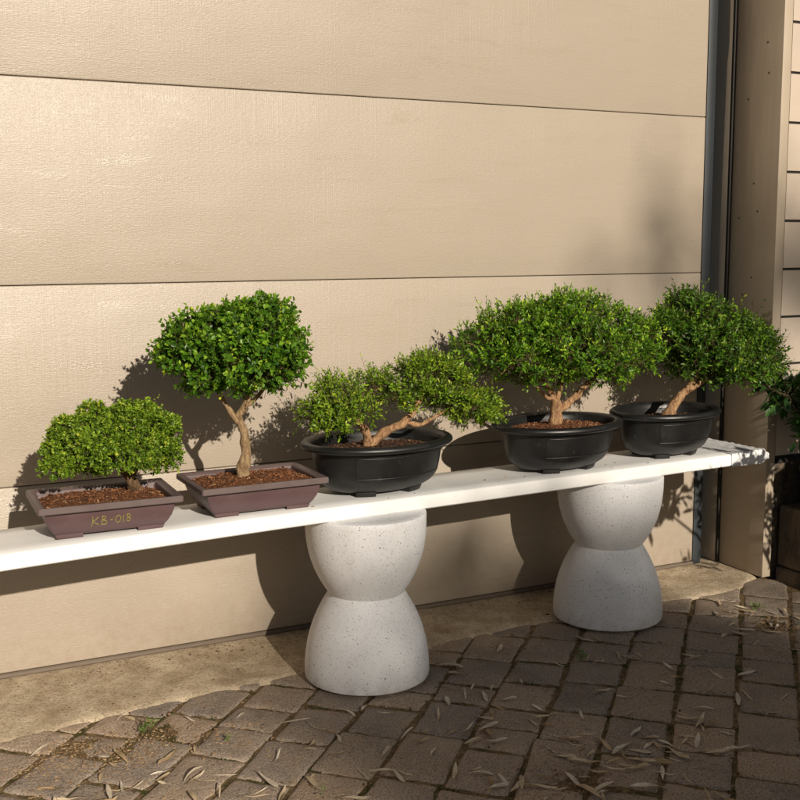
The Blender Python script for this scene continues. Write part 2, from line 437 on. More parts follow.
def branchwork(blobs, start_pts, seed, r0=.004, per=4):
    """thin limbs from the ends of the main limbs out into every clump"""
    g = random.Random(seed); mb = MB()
    for b in blobs:
        c = Vector(b[:3]); s = min(start_pts, key=lambda q: (Vector(q)-c).length); s = Vector(s)
        mid = (s + c)/2 + Vector((g.uniform(-.015, .015), g.uniform(-.015, .015), g.uniform(-.012, .012)))
        pts = spline([s, mid, c], 5); mb.tube(pts, [r0*(1 - .5*i/len(pts)) for i in range(len(pts))], 6, wob=.2)
        for _ in range(per):
            d = Vector((g.gauss(0, 1), g.gauss(0, 1), g.gauss(.4, .8))).normalized()
            e = c + Vector((d.x*b[3], d.y*b[4], d.z*b[5]))*.85
            st = pts[g.randrange(3, len(pts))]
            m2 = (st + e)/2 + Vector((0, 0, g.uniform(-.01, .012)))
            p2 = spline([st, m2, e], 4); mb.tube(p2, [r0*.5*(1 - .6*i/len(p2)) for i in range(len(p2))], 5, wob=.2)
    return mb

# ------------------------------------------------------------------ ground, pavement, apron
g0 = MB(); S_ = 140; zz = -.03
g0.add([(-S_, -S_, zz), (S_, -S_, zz), (S_, S_, zz), (-S_, S_, zz)], [(0, 1, 2, 3)])
tag(g0.build('ground', M['joint']), kind='structure')

def jitter_sheet(name, x0, x1, y0, y1, st, zf, mat):
    nx = int((x1-x0)/st); ny = int((y1-y0)/st); V = []; F = []
    for i in range(nx+1):
        for k in range(ny+1):
            x = x0+(x1-x0)*i/nx; y = y0+(y1-y0)*k/ny; V.append((x, y, zf(x, y)))
    for i in range(nx):
        for k in range(ny):
            a = i*(ny+1)+k; F.append((a, a+ny+1, a+ny+2, a+1))
    return pydata(name, V, F, mat, None, 179)
tag(jitter_sheet('joint_sand', -.6, 3.4, -2.0, .1, .022, lambda x, y: -.0040 + .0032*noise.noise((x*26, y*26, 3)) + .0022*noise.noise((x*70, y*70, 1)) + sum(.0048*math.exp(-((x-a)**2+(y-b)**2)/.0028) for a, b in ((.40, -.50), (.50, -.60), (.60, -.52), (.34, -.60), (.76, -.62), (2.48, -.60), (1.36, -1.16))), M['joint']), kind='structure')

A_ = Vector((.6915, .7224, 0)); B_ = Vector((.7224, -.6915, 0))    # pavers laid at 45 degrees to the door
def apron_edge(x):
    pts = [(-4, -.42), (.25, -.402), (.57, -.358), (.94, -.335), (1.45, -.313), (1.59, -.29), (1.82, -.262), (2.34, -.285), (2.60, -.305), (2.66, -.285), (2.72, -.24), (2.80, -.22), (4, -.2)]
    for (a, ya), (b, yb) in zip(pts, pts[1:]):
        if a <= x <= b:
            y = ya+(yb-ya)*(x-a)/(b-a); break
    return y + .004*noise.noise((x*9, 2, 0)) + .005*noise.noise((x*45, 7, 0)) + .003*noise.noise((x*120, 3, 0))
joints = []
def pavers():
    mb = MB(); pr = random.Random(21); w = .152
    for c in range(-32, 34):
        b0 = 1.966 - w/2*0 + (c-13)*w; a = -6 + pr.uniform(0, .2)
        while a < 5.5:
            ln = pr.choice([.12, .155, .17, .205, .205, .235]) + pr.uniform(-.008, .008)
            ctr = A_*(a+ln/2) + B_*(b0+w/2)
            if -1.3 < ctr.x < 4.2 and -3.4 < ctr.y < .12 and not (ctr.y > -.12 and ctr.x < 2.75) and not (ctr.x > 2.83 and ctr.y > -.42):
                gap = .0028; big = -.7 < ctr.x < 3.2 and ctr.y > -1.9
                cs = [(a+gap, b0+gap), (a+ln-gap, b0+gap), (a+ln-gap, b0+w-gap), (a+gap, b0+w-gap)]
                cs = [(p+pr.uniform(-.006, .006), q+pr.uniform(-.006, .006)) for p, q in cs]
                per = []; kk = 7 if big else 2
                for i in range(4):
                    p0, p1 = cs[i], cs[(i+1) % 4]
                    for t in range(kk):
                        f = (t+.24)/(kk-.52); x = p0[0]+(p1[0]-p0[0])*f; y = p0[1]+(p1[1]-p0[1])*f
                        per.append((x, y))
                mx = sum(p[0] for p in per)/len(per); my = sum(p[1] for p in per)/len(per)
                z0 = pr.uniform(-.0016, .0024); tx = pr.uniform(-.012, .012); ty = pr.uniform(-.012, .012)
                sd = pr.uniform(0, 99)
                def ring(ins, z, jit):
                    out = []
                    for (x, y) in per:
                        dx, dy = x-mx, y-my; L_ = math.hypot(dx, dy)
                        s = 1 - min(ins*1.15, L_*.55)/L_
                        # knocked corners and edges
                        nz = noise.noise((x*34+sd, y*34, sd))*jit
                        s += nz/L_
                        p = A_*(mx+dx*s) + B_*(my+dy*s)
                        out.append((p.x, p.y, z + z0 + tx*dx + ty*dy + .0012*noise.noise((x*40, y*40, sd))))
                    return out
                mb.cur = min(1, max(0, pr.gauss(.42, .30)))
                rings = [ring(.000, -.030, .004), ring(.001, -.007, .005), ring(.0045, -.0022, .004), ring(.011, -.0003, .003), ring(.03, .0004, 0), ring(.055, .0006, 0)]
                mb.loft(rings, False, True)
                joints.append((A_*(a) + B_*(b0), A_*(a+ln) + B_*(b0))); joints.append((A_*(a) + B_*(b0), A_*a + B_*(b0+w)))
            a += ln
    o = mb.build('pavement', M['paver'], None, 50, attr=True)
    return tag(o, kind='structure')
pavers()

def apron():
    mb = MB(); V = []; F = []; nx = 300; x0, x1 = -2.25, 2.80
    rows = [0, .006, .016, .035, .07, .12, .18, .25, .33, .42]
    for i in range(nx+1):
        x = x0+(x1-x0)*i/nx; e = apron_edge(x)
        for r_i, d in enumerate(rows):
            y = min(e + d*(.45+abs(e))/.85, .06) if r_i else e
            z = [-.022, -.004, .003, .006, .008, .0085, .009, .0095, .01, .01][r_i]
            z += (.0022*noise.noise((x*18, y*18, 5)) + .0012*noise.noise((x*60, y*60, 9)))*(1 if r_i > 0 else 0)
            V.append((x, y, z))
    n = len(rows)
    for i in range(nx):
        for k in range(n-1):
            a = i*n+k; F.append((a, a+n, a+n+1, a+1))
    mb.add(V, F); return tag(mb.build('concrete_apron', M['apron'], None, 179), kind='structure')
apron()
# garage floor sheet behind the door and bed soil on the right
tag(jitter_sheet('planting_bed', 2.95, 5.2, -2.6, -.242, .06, lambda x, y: .20 + .02*noise.noise((x*9, y*9, 3)), M['dirt']), kind='structure')

# ------------------------------------------------------------------ garage door and house
P_ = .533
door = empty('garage_door', (0, 0, 0), 'wide beige garage door with embossed wood grain and horizontal panel seams, behind the bench', 'garage door')
for i in range(4):
    mb = MB(); z0 = .0245 if i == 0 else P_*i + .0010; z1 = P_*(i+1) - .0010
    # a tongue lip along the top of each section
    mb.box(-2.19, 2.690, 0, .045, z0, z1)
    mb.build('panel', M['door'], door, None, bevel=.0030, seg=3)
mb = MB(); mb.box(-2.18, 2.685, .012, .04, .03, P_*4 - .01); mb.build('core', M['seal2'], door)
mb = MB(); mb.loft([[(x, y, z) for (y, z) in ((-.003, .010), (-.006, .014), (-.005, .021), (-.001, .0235), (.03, .0235), (.03, .009))] for x in (-2.19, 2.69)])
mb.build('bottom_seal', M['seal2'], door, 30)
mb = MB(); mb.loft([[(x, y, z) for (x, y) in ((2.6915, .010), (2.689, -.004), (2.700, -.007), (2.715, -.005), (2.729, .000), (2.731, .012))] for z in (.012, P_*4)])
mb.build('edge_seal', M['seal'], door, 40)

frame = empty('door_frame', (2.8, 0, 0), 'weathered beige timber door frame with nail holes, its board set deep at the right of the garage door', 'door frame')
def fbox(name, x0, x1, y0, y1, z0, z1, m, bev=.002):
    mb = MB(); mb.box(x0-2.8, x1-2.8, y0, y1, z0, z1); return mb.build(name, M[m], frame, None, bevel=bev)
fbox('jamb', 2.80, 2.838, -.236, .12, .008, 2.40, 'trim', .0025)
fbox('stop_moulding', 2.789, 2.7985, -.011, .118, .012, 2.36, 'trim', .0015)
fbox('gap_strip', 2.787, 2.7985, -.022, -.0118, .012, 2.36, 'gap', .001)  # added dark strip draws the gap line and hides the moulding's sunlit edge
fbox('jamb', -2.335, -2.297, -.236, .12, .008, 2.40, 'trim', .0025)
fbox('stop_moulding', -2.2955, -2.20, .047, .118, .012, 2.36, 'trim', .0015)
fbox('lintel', -2.335, 2.838, -.236, .12, 2.403, 2.441, 'trim', .0025)
fbox('header_board', -2.295, 2.788, .047, .085, 2.125, 2.40, 'trim', .002)
for (y, z) in [(-.166, 1.83), (-.176, 1.73), (-.085, 1.655), (-.125, 1.37), (-.147, 1.275), (-.060, 1.255), (-.09, .99), (-.186, .66), (-.13, 1.05)]:
    mb = MB(); n = 10
    mb.loft([[(-.0004-d, y+r*math.cos(2*math.pi*k/n), z+r*math.sin(2*math.pi*k/n)) for k in range(n)] for d, r in ((0, .0040), (.0010, .0034), (.0011, .0016), (.0004, .001))], False, True)
    mb.build('nail', M['seal2'], frame, 40)

wall = empty('house_wall', (2.838, -.236, 0), 'cream horizontal board siding of the house wall right of the door frame', 'wall')
mb = MB(); z = .43; pitch = .1615; brd = 0
mb2 = MB()
def boards(mb, x0, x1, z0, z1):
    z = z0
    while z < z1 - .02:
        t = min(z+pitch, z1)
        # each board: flat face with a rebate shadow gap under it
        mb.loft([[(x, y, zz) for (y, zz) in ((0, z+.0085), (0, t-.001), (.002, t), (.022, t), (.022, z), (.012, z), (.012, z+.0075), (.0015, z+.0078))] for x in (x0, x1)])
        z += pitch
boards(mb, .0006, 3.4, .43, 3.2)
for q in range(18): mb2.box(.0045, 3.4, .0055, .0115, .43+q*pitch-.0005, .43+q*pitch+.0092)
mb2.build('board_gap_shade', M['gap'], wall)  # dark strips set into the board gaps stand in for their shadow
boards(mb, -9.6, -5.175, .43, 3.2)
boards(mb, -5.173, .002, 2.443, 3.2)
mb.build('siding', M['siding'], wall, 30)
mb = MB(); mb.box(.003, 3.4, .024, .20, .0, 3.2); mb.box(-9.6, -5.176, .024, .20, 0, 3.2); mb.box(-5.172, .001, .024, .2, 2.445, 3.2)
mb.build('backing', M['gap'], wall)
mb = MB(); mb.box(.002, 3.4, .004, .022, -.02, .428); mb.box(-9.6, -5.177, .004, .022, -.02, .428)
mb.build('foundation', M['foundation'], wall)
mb = MB(); mb.box(.0025, 3.4, -.010, .0035, .414, .429); mb.build('flashing', M['gap'], wall, bevel=.001)

# ------------------------------------------------------------------ bench: plank on two hourglass stools
def stool(x, y, rz, label):
    mb = MB(); n = 96; prof = [(.0, .0), (.150, .0), (.162, .002), (.1685, .006), (.1700, .012)]
    H = .235; rb = .170
    for i in range(1, 25):
        s = i/24; prof.append((rb*(1 - .39*s**2.25), .012 + (H-.012)*s))
    rt = .1635; zt = .4570
    up = []
    for i in range(0, 25):
        s = i/24; up.append((rt*(1 - .375*s**2.6), zt - .006 - (zt-.006-H-.0015)*s))
    prof += up[::-1]
    prof += [(rt-.0015, zt-.002), (rt-.006, zt), (rt-.02, zt+.0004), (.05, zt+.0004)]
    rings = [[(r*math.cos(2*math.pi*k/n), r*math.sin(2*math.pi*k/n), z) for k in range(n)] for r, z in prof[1:]]
    mb.loft(rings, True, True)
    o = mb.build('stool', M['terrazzo'], None, 32)
    o.location = (x, y, .0045); o.rotation_euler = (0, 0, rz)
    return tag(o, label, 'stool', 'hourglass stools under the plank')
stool(1.206, -.400, 0, 'speckled white hourglass stool nearer the camera, under the oval pot of the low leaning bonsai')
stool(2.085, -.303, 2.1, 'speckled white hourglass stool farther right, close to the timber door frame')

PL_R = math.atan(.060); PLX, PLY = .259, -.530
bench_z = .500
def plank_pt(s, t, z=0):    # s along from left reference, t depth from the front edge
    c, si = math.cos(PL_R), math.sin(PL_R); return (PLX + s*c - t*si, PLY + s*si + t*c, bench_z + z)
def sag(s): return -.008*max(0., (.74 - s)/.75)**1.4
plank = empty('plank', (0, 0, 0), 'long white painted plank lying across the two stools with all the pots on it', 'plank')
mb = MB(); rings = []; ns = 60
for i in range(ns+1):
    s = -.085 + (2.375+.085)*i/ns; dz = sag(s)
    wv = .0008*noise.noise((s*9, 1, 0))
    q = []
    for (t, z) in ((.0015, -.002), (.004, 0), (.06, 0), (.12, 0), (.18, 0), (.231, 0), (.2335, -.002), (.235, -.005), (.235, -.034), (.232, -.038), (.003, -.038), (0, -.035), (0, -.005)):
        x, y, zz = plank_pt(s, t + (wv if t < .01 else 0), z + dz); q.append((x, y, zz))
    rings.append(q)
mb.loft(rings); mb.build('board', M['plank'], plank, 40)
# crumpled white film pulled over the right end
mb = MB(); rings = []; ns = 44
for i in range(ns+1):
    s = 2.235 + .165*i/ns; q = []; per = []
    f = i/ns; off = .0016 + .0018*f
    loop = [(-off, -.018), (-off, 0)] + [(.235*k/16, off) for k in range(17)] + [(.235+off, 0), (.235+off, -.02), (.235+off, -.038-off)] + [(.235*(1-k/8), -.038-off) for k in range(9)] + [(-off, -.036)]
    pinch = 1 if s < 2.378 else max(.35, 1 - (s-2.378)/.03)
    for j, (t, z) in enumerate(loop):
        nz = noise.noise((s*48, t*40, z*40)) + .6*noise.noise((s*120, t*100, z*110))
        amp = .0010 + .0034*f
        t2 = .1175 + (t-.1175)*(1 + nz*amp*6); z2 = -.019 + (z+.019)*pinch + abs(nz)*amp*(1 if z > -.01 else -1)*1.3
        if z > -.005: z2 = max(z2, .0018) if s < 2.375 else z2
        ss = s + .006*noise.noise((t*60, z*60, 4))*(1 if i in (0,) else .3)
        q.append(plank_pt(ss, t2, z2))
    rings.append(q)
mb.loft(rings, False, True); mb.build('plastic_film', M['wrap'], plank, 25)

# ------------------------------------------------------------------ pots
def rrect(hw, hd, r, z, n=5):
    out = []
    for cx, cy, a0 in ((hw-r, hd-r, 0), (-hw+r, hd-r, 90), (-hw+r, -hd+r, 180), (hw-r, -hd+r, 270)):
        for i in range(n+1):
            a = R(a0 + 90*i/n); out.append((cx+r*math.cos(a), cy+r*math.sin(a), z))
    return out

def chips(mb, n, inside, zf, g, smin=.003, smax=.011, flat=.35):
    for _ in range(n):
        for _t in range(30):
            x, y = g.uniform(-.25, .25), g.uniform(-.25, .25)
            if inside(x, y): break
        else: continue
        Lc = g.uniform(smin, smax); mb.cur = min(1, max(0, g.gauss(.5, .25)))
        Mx = Matrix.Translation((x, y, zf(x, y) + .0015)) @ Matrix.Rotation(g.uniform(0, 6.3), 4, 'Z') @ Matrix.Rotation(g.gauss(0, .45), 4, 'X') @ Matrix.Rotation(g.gauss(0, .45), 4, 'Y')
        mb.mbox(Mx, Lc, Lc*g.uniform(.3, .7), Lc*g.uniform(.15, .4)*flat*2)

def soil(parent, hx, hy, z0, mound, seed, mat, nchips, oval, trunk_xy=(0, 0), low=.006):
    g = random.Random(seed); mb = MB(); V = []; F = []; nr = 16; na = 56
    def edge(th):
        c, s = math.cos(th), math.sin(th)
        if oval: return 1/math.sqrt((c/hx)**2 + (s/hy)**2)
        return min(hx/max(abs(c), 1e-6), hy/max(abs(s), 1e-6))
    def zf(x, y):
        e = edge(math.atan2(y, x)); f = min(1, math.hypot(x, y)/e)
        return z0 + mound*(1-f**2) - low*f**4 + .005*noise.noise((x*28+seed, y*28, 1)) + .0035*noise.noise((x*75, y*75, seed))
    rings = []
    for i in range(nr+1):
        f = max(.02, i/nr); rings.append([(f*edge(2*math.pi*k/na)*math.cos(2*math.pi*k/na), f*edge(2*math.pi*k/na)*math.sin(2*math.pi*k/na), 0) for k in range(na)])
    rings = [[(x, y, zf(x, y)) for x, y, _ in r_] for r_ in rings]
    mb.cur = .22; mb.loft(rings, True, False)
    inside = lambda x, y: math.hypot(x, y) < .97*edge(math.atan2(y, x))
    chips(mb, nchips, inside, zf, g, .003, .011); chips(mb, nchips*4, inside, zf, g, .0015, .0055)
    o = mb.build('soil', M[mat], parent, None, attr=True); return o, zf

def rect_pot(root):
    pot = None
    mb = MB()
    prof = [(.1205, .0765, .008), (.126, .081, .010), (.1345, .0875, .020), (.1435, .0945, .036), (.1485, .0990, .052), (.1500, .1005, .066), (.1500, .1005, .071)]
    inner = [(.146, .0965, .071), (.144, .0945, .055), (.125, .080, .02)]
    mb.loft([rrect(a, b, .006, z) for a, b, z in prof + inner], True, True)
    pot = mb.build('pot', M['brownpot'], root, 35)
    mb = MB()
    rp = [(.150, .1008, .0665), (.164, .1150, .0672), (.1665, .1175, .0695), (.1665, .1175, .0800), (.1645, .1155, .0830), (.158, .109, .0830), (.1495, .1005, .0795), (.147, .098, .0765), (.1455, .0965, .066)]
    mb.loft([rrect(a, b, .005, z) for a, b, z in rp], False, False); mb.build('rim', M['brownrim'], pot, 30)
    for sx in (-1, 1):
        for sy in (-1, 1):
            mb = MB(); Lx, Ly = .060, .045
            def fr(z, o):
                return [(sx*(.1225+o), sy*(.0785+o), z), (sx*(.1225-Lx+o*.2), sy*(.0785+o), z), (sx*(.1225-Lx+.012), sy*(.0785-.012), z), (sx*(.1225-.012), sy*(.0785-Ly), z), (sx*(.1225+o), sy*(.0785-Ly-o*.2), z)]
            mb.loft([fr(0, 0), fr(.0115, .004)]); mb.build('foot', M['brownpot'], pot, bevel=.001)
    return pot

def body_off(z):
    pts = [(.012, .088), (.016, .078), (.024, .064), (.036, .051), (.052, .043), (.075, .038), (.10, .034), (.126, .030)]
    for (a, oa), (b, ob) in zip(pts, pts[1:]):
        if z <= b: return oa + (ob-oa)*max(0, (z-a))/(b-a)
    return .03
def oval_pot(root, a, b, h=.147):
    n = 96; k = h/.147
    def el(off, z): return [((a-off)*math.cos(2*math.pi*i/n), (b-off)*math.sin(2*math.pi*i/n), z) for i in range(n)]
    mb = MB(); sc = a/.225
    zs = [.012, .0135, .016, .02, .026, .033, .042, .052, .063, .075, .088, .10, .113, .126]
    rings = [el(body_off(z)*sc, z*k) for z in zs] + [el(.034*sc, .128*k), el(.038*sc, .1*k), el(.05*sc, .06*k)]
    mb.loft(rings, True, True); pot = mb.build('pot', M['blackpot'], root, 50)
    mb = MB()
    rp = [(.0305, .1255), (.012, .1262), (.004, .1285), (.0005, .1325), (0, .137), (.002, .1415), (.006, .145), (.012, .147), (.019, .1462), (.026, .143), (.031, .137), (.034, .125)]
    mb.loft([el(o*sc, z*k) for o, z in rp], False, False); mb.build('rim', M['blackpot'], pot, 60)
    # raised outline of the front panel
    mb = MB(); path = []
    t0, t1, zl, zh = R(-90-42), R(-90+50), .056, .112
    def sp(th, z): o = body_off(z)*sc - .0003; return ((a-o)*math.cos(th), (b-o)*math.sin(th), z*k)
    for i in range(25): path.append(sp(t0+(t1-t0)*i/24, zl - (.004 if False else 0)))
    for i in range(1, 8): path.append(sp(t1, zl+(zh-zl)*i/8))
    for i in range(25): path.append(sp(t1+(t0-t1)*i/24, zh))
    for i in range(1, 9): path.append(sp(t0, zh+(zl-zh)*i/8))
    mb.tube(path, [.0013]*len(path), 6, False); mb.build('panel_ridge', M['blackpot'], pot, 60)
    for th in (-125, -55, 55, 125):
        mb = MB(); T = R(th); w = .22
        def fr(z, o0, o1):
            return [((a-o)*math.cos(T+s*w), (b-o)*math.sin(T+s*w), z) for s, o in ((-1, o0), (-.5, o0), (0, o0), (.5, o0), (1, o0), (1, o1), (0, o1), (-1, o1))]
        mb.loft([fr(0, .086*sc, .114*sc), fr(.014*k, .080*sc, .114*sc)]); mb.build('foot', M['blackpot'], pot, bevel=.001)
    return pot

# strokes of handwriting: KB-018
def writing(parent):
    # unit glyphs, x right, y up
    G = [  # list of strokes
        [(0, 1.02), (-.02, .5), (-.10, -.05)], [(.50, .92), (.22, .62), (-.02, .44), (.25, .28), (.50, .06)],            # K
        [(.86, .96), (.80, .5), (.76, .02)], [(.78, .93), (1.05, .90), (1.10, .72), (.84, .52), (1.16, .44), (1.20, .20), (1.05, .06), (.74, .08)],   # B
        [(1.50, .46), (1.72, .50)],                                                                                     # dash
        [(2.20, .84), (2.00, .68), (1.98, .34), (2.16, .14), (2.36, .28), (2.42, .62), (2.26, .86), (2.18, .83)],         # 0
        [(2.66, .88), (2.64, .5), (2.66, .12)],                                                                         # 1
        [(3.22, .80), (3.06, .92), (2.92, .76), (3.08, .56), (3.26, .38), (3.14, .16), (2.94, .26), (3.04, .50), (3.24, .66), (3.22, .82)]]   # 8
    mb = MB(); u = .0245
    for st in G:
        pts3 = []
        for (gx, gy) in st:
            x = -.043 + gx*u*1.08; z = .0265 + gy*u + x*.0
            pts3.append((x, z))
        sp = spline([(x, 0, z) for x, z in pts3], 6)
        P3 = []
        for p in sp:
            z = p.z
            prof = [(.010, .081), (.020, .0875), (.036, .0945), (.052, .0990), (.066, .1005)]
            hd = prof[0][1]
            for (za, da), (zb, db) in zip(prof, prof[1:]):
                if za <= z <= zb: hd = da+(db-da)*(z-za)/(zb-za)
            P3.append((p.x, -hd-.0001, z))
        mb.tube(P3, [.00115*(1+.35*noise.noise((p[0]*300, p[2]*300, 0))) for p in P3], 6, True)
    return mb.build('lettering', M['ink'], parent, 60)

def tree_parts(root, org, limbs, blobs, bark, seed, twig_r=.0038, flare=None):
    """trunk (with its limbs) + thin branches; org: world position of root"""
    L = lambda p: (p[0]-org[0], p[1]-org[1], p[2]-org[2])
    mb = MB(); ends = []
    for i, (pts, rads) in enumerate(limbs):
        sp_ = spline([L(p) for p in pts], 7); n = len(sp_)
        rr = []
        for j in range(n):
            f = j/(n-1)*(len(rads)-1); a = int(min(f, len(rads)-2)); rr.append(rads[a]+(rads[a+1]-rads[a])*(f-a))
        mb.tube(sp_, rr, 18, True, .55, seed+i); ends.append(sp_[-1]); ends.append(sp_[int(n*.75)])
    if flare:   # surface roots
        p0 = L(limbs[0][0][0]); g = random.Random(seed)
        for q in range(6):
            th = q*1.05+g.uniform(-.3, .3); d = Vector((math.cos(th), math.sin(th), 0)); ln = flare*g.uniform(1.2, 2.2)
            a = Vector(p0)+Vector((0, 0, flare*.7)); pts = spline([a, a+d*flare*.8+Vector((0, 0, -flare*.45)), a+d*ln+Vector((0, 0, -flare*1.1))], 5)
            mb.tube(pts, [flare*.5*(1-.6*i/len(pts)) for i in range(len(pts))], 8, True, .3, seed+q)
    tr = mb.build('trunk', M[bark], root, 80)
    bw = branchwork([b for b in local(blobs, org) if b[3] > .037], ends, seed, twig_r); bw.build('branch', M[bark], tr, 80)
    return tr

def dy(bl, y, fy=1.0):   # (x, z, rx, rz[, dy]) -> ellipsoids with depth
    out = []
    for i, b in enumerate(bl):
        off = b[4] if len(b) > 4 else 0
        out.append((b[0], y+off, b[1], b[2], max(b[2], b[3])*fy, b[3]))
    return out

# 1 ---- low dense curly bonsai in the marked brown pot
o1 = (.519, -.390, .4955)
r1 = empty('potted_bonsai', o1, 'low dense light green bonsai in the brown pot marked KB-018', 'bonsai', 'bonsai trees on the plank', R(-1.5))
p = rect_pot(r1); writing(p)
_, zf = soil(r1, .1455, .0965, .0735, .006, 3, 'soil', 260, False, low=.012)
b1 = dy([(.451, .690, .056, .052, .01), (.523, .722, .068, .058), (.607, .728, .074, .058, .01), (.664, .697, .046, .056), (.426, .655, .040, .032, -.02), (.565, .668, .085, .045, -.035), (.676, .655, .036, .034, -.02), (.50, .680, .06, .050, -.05), (.672, .722, .038, .036, 0), (.455, .722, .036, .028, 0), (.61, .680, .06, .055, -.05), (.55, .69, .09, .055, .05)], -.375, 1.0)
gl = random.Random(2)
b1 = [(b[0], b[1], b[2], b[3]*.90, b[4]*.90, b[5]*.90) for b in b1]
for q in range(110):
    bq = b1[gl.randrange(10)]; dv = Vector((gl.gauss(0, 1), gl.gauss(-.3, .9), gl.gauss(.35, .8))).normalized()
    rq = gl.uniform(.015, .026); b1.append((bq[0]+dv.x*bq[3]*1.0, bq[1]+dv.y*bq[4]*1.0, bq[2]+dv.z*bq[5]*1.0, rq, rq, rq*.85))
b1 = [(.555+(b[0]-.555)*.93-.006, *b[1:]) for b in b1]
lr1 = r1
def put(root): return root.location
def to_local(bl, org, rz):
    Mx = Matrix.Rotation(-rz, 4, 'Z'); out = []
    for b in bl:
        v = Mx @ Vector((b[0]-org[0], b[1]-org[1], b[2]-org[2])); out.append((v.x, v.y, v.z, *b[3:]))
    return out
def build_tree(root, org, rz, limbs, blobs, bark, seed, leaf, twig_r=.0038, flare=None, **kw):
    lb = to_local(blobs, org, rz)
    ll = [([tuple(to_local([p], org, rz)[0][:3]) for p in pts], rads) for pts, rads in limbs]
    tree_parts(root, (0, 0, 0), ll, lb, bark, seed, twig_r, flare)
    return foliage('crown', root, lb, mats=[M[leaf], M['twig']], seed=seed, **kw)
build_tree(r1, o1, R(-1.5), [
    ([(.600, -.375, .574), (.592, -.377, .596), (.575, -.373, .620), (.552, -.367, .65)], [.0150, .0115, .0090, .006]),
    ([(.590, -.375, .606), (.608, -.37, .634), (.622, -.365, .67)], [.008, .006, .0045])],
    b1, 'bark1', 11, 'l1', flare=.013, n=6500, k=7, L=.0105, W=.0074, stem=.011, up=.2, spread=.6, thick=.12, fold=.28, lump=.09, lumpf=20, deep=.55, shag=.03, gap=.45)

# 2 ---- round topped upright bonsai
o2 = (.900, -.368, .498)
r2 = empty('potted_bonsai', o2, 'upright round-crowned bonsai on a bare tan stem in an unmarked brown pot', 'bonsai', 'bonsai trees on the plank', R(.5))
rect_pot(r2); soil(r2, .1455, .0965, .0745, .010, 8, 'soil', 300, False, low=.008)
b2 = dy([(.742, .918, .068, .056), (.820, .950, .075, .058), (.925, .962, .080, .058), (.985, .892, .056, .060), (.876, .885, .115, .078, -.05), (.745, .880, .066, .044, -.03), (.810, .838, .075, .042, -.02), (.935, .835, .078, .044, -.02), (.876, .832, .085, .036, .02), (.702, .895, .034, .034), (.88, .92, .11, .075, .06), (.90, .92, .10, .08, -.04)], -.37, 1.05)
knobs(b2, 20, 5, .022, .034)
b2 = [(b[0], b[1], .885+(b[2]-.885)*.94-.006, *b[3:]) for b in b2]
build_tree(r2, o2, R(.5), [
    ([(.874, -.37, .576), (.878, -.372, .615), (.885, -.372, .672), (.872, -.37, .715), (.866, -.37, .745)], [.0165, .0150, .0120, .0115, .009]),
    ([(.868, -.37, .722), (.846, -.366, .752), (.826, -.36, .790), (.80, -.35, .85)], [.0085, .0078, .0068, .004]),
    ([(.866, -.37, .735), (.884, -.375, .765), (.898, -.375, .80), (.91, -.37, .87)], [.0085, .0078, .006, .004]),
    ([(.884, -.375, .76), (.918, -.37, .782), (.96, -.36, .83)], [.006, .0055, .003])],
    b2, 'bark2', 23, 'l2', flare=.011, n=2300, k=8, L=.0180, W=.0115, stem=.026, up=.4, spread=.5, round_=True, thick=.18, lump=.09, lumpf=13, deep=.35, shag=.07, gap=.4)

# 3 ---- low spreading leaning bonsai in the first oval pot
o3 = (1.272, -.338, .500)
r3_ = empty('potted_bonsai', o3, 'low leaning bonsai with exposed orange branch in the black pot above the nearer stool', 'bonsai', 'bonsai trees on the plank', R(6))
oval_pot(r3_, .222, .168)
soil(r3_, .190, .136, .114, .010, 5, 'darksoil', 300, True)
b3 = dy([(1.150, .762, .072, .048, -.03), (1.085, .735, .040, .032, -.05), (1.195, .742, .050, .048, -.04), (1.180, .785, .050, .032, .02), (1.292, .788, .060, .034, .03), (1.345, .770, .045, .040, .01), (1.425, .802, .078, .056), (1.488, .785, .058, .052), (1.450, .750, .062, .036, .01), (1.560, .712, .066, .040, -.01), (1.515, .728, .045, .034, .02), (1.610, .690, .034, .030), (1.12, .712, .035, .020, -.06)], -.33, 1.0)
knobs(b3, 30, 6, .018, .030)
b3 = [(b[0]-.006, b[1], .74+(b[2]-.74)*.93-.010, *b[3:]) for b in b3]
build_tree(r3_, o3, R(6), [
    ([(1.252, -.335, .600), (1.246, -.335, .632), (1.238, -.335, .660), (1.215, -.345, .690), (1.19, -.35, .74)], [.0190, .0150, .0135, .009, .005]),
    ([(1.250, -.335, .622), (1.285, -.338, .652), (1.330, -.34, .672), (1.372, -.34, .696), (1.402, -.338, .738), (1.425, -.335, .775)], [.0130, .0125, .0115, .0100, .0075, .005]),
    ([(1.352, -.34, .685), (1.395, -.345, .672), (1.425, -.35, .682), (1.5, -.34, .715)], [.0075, .006, .005, .003])],
    b3, 'bark3', 37, 'l3', flare=.014, n=2100, k=9, L=.0160, W=.0066, stem=.030, up=.5, spread=.55, thick=.20, fold=.15, lump=.11, lumpf=17, deep=.3, shag=.09, gap=.15)

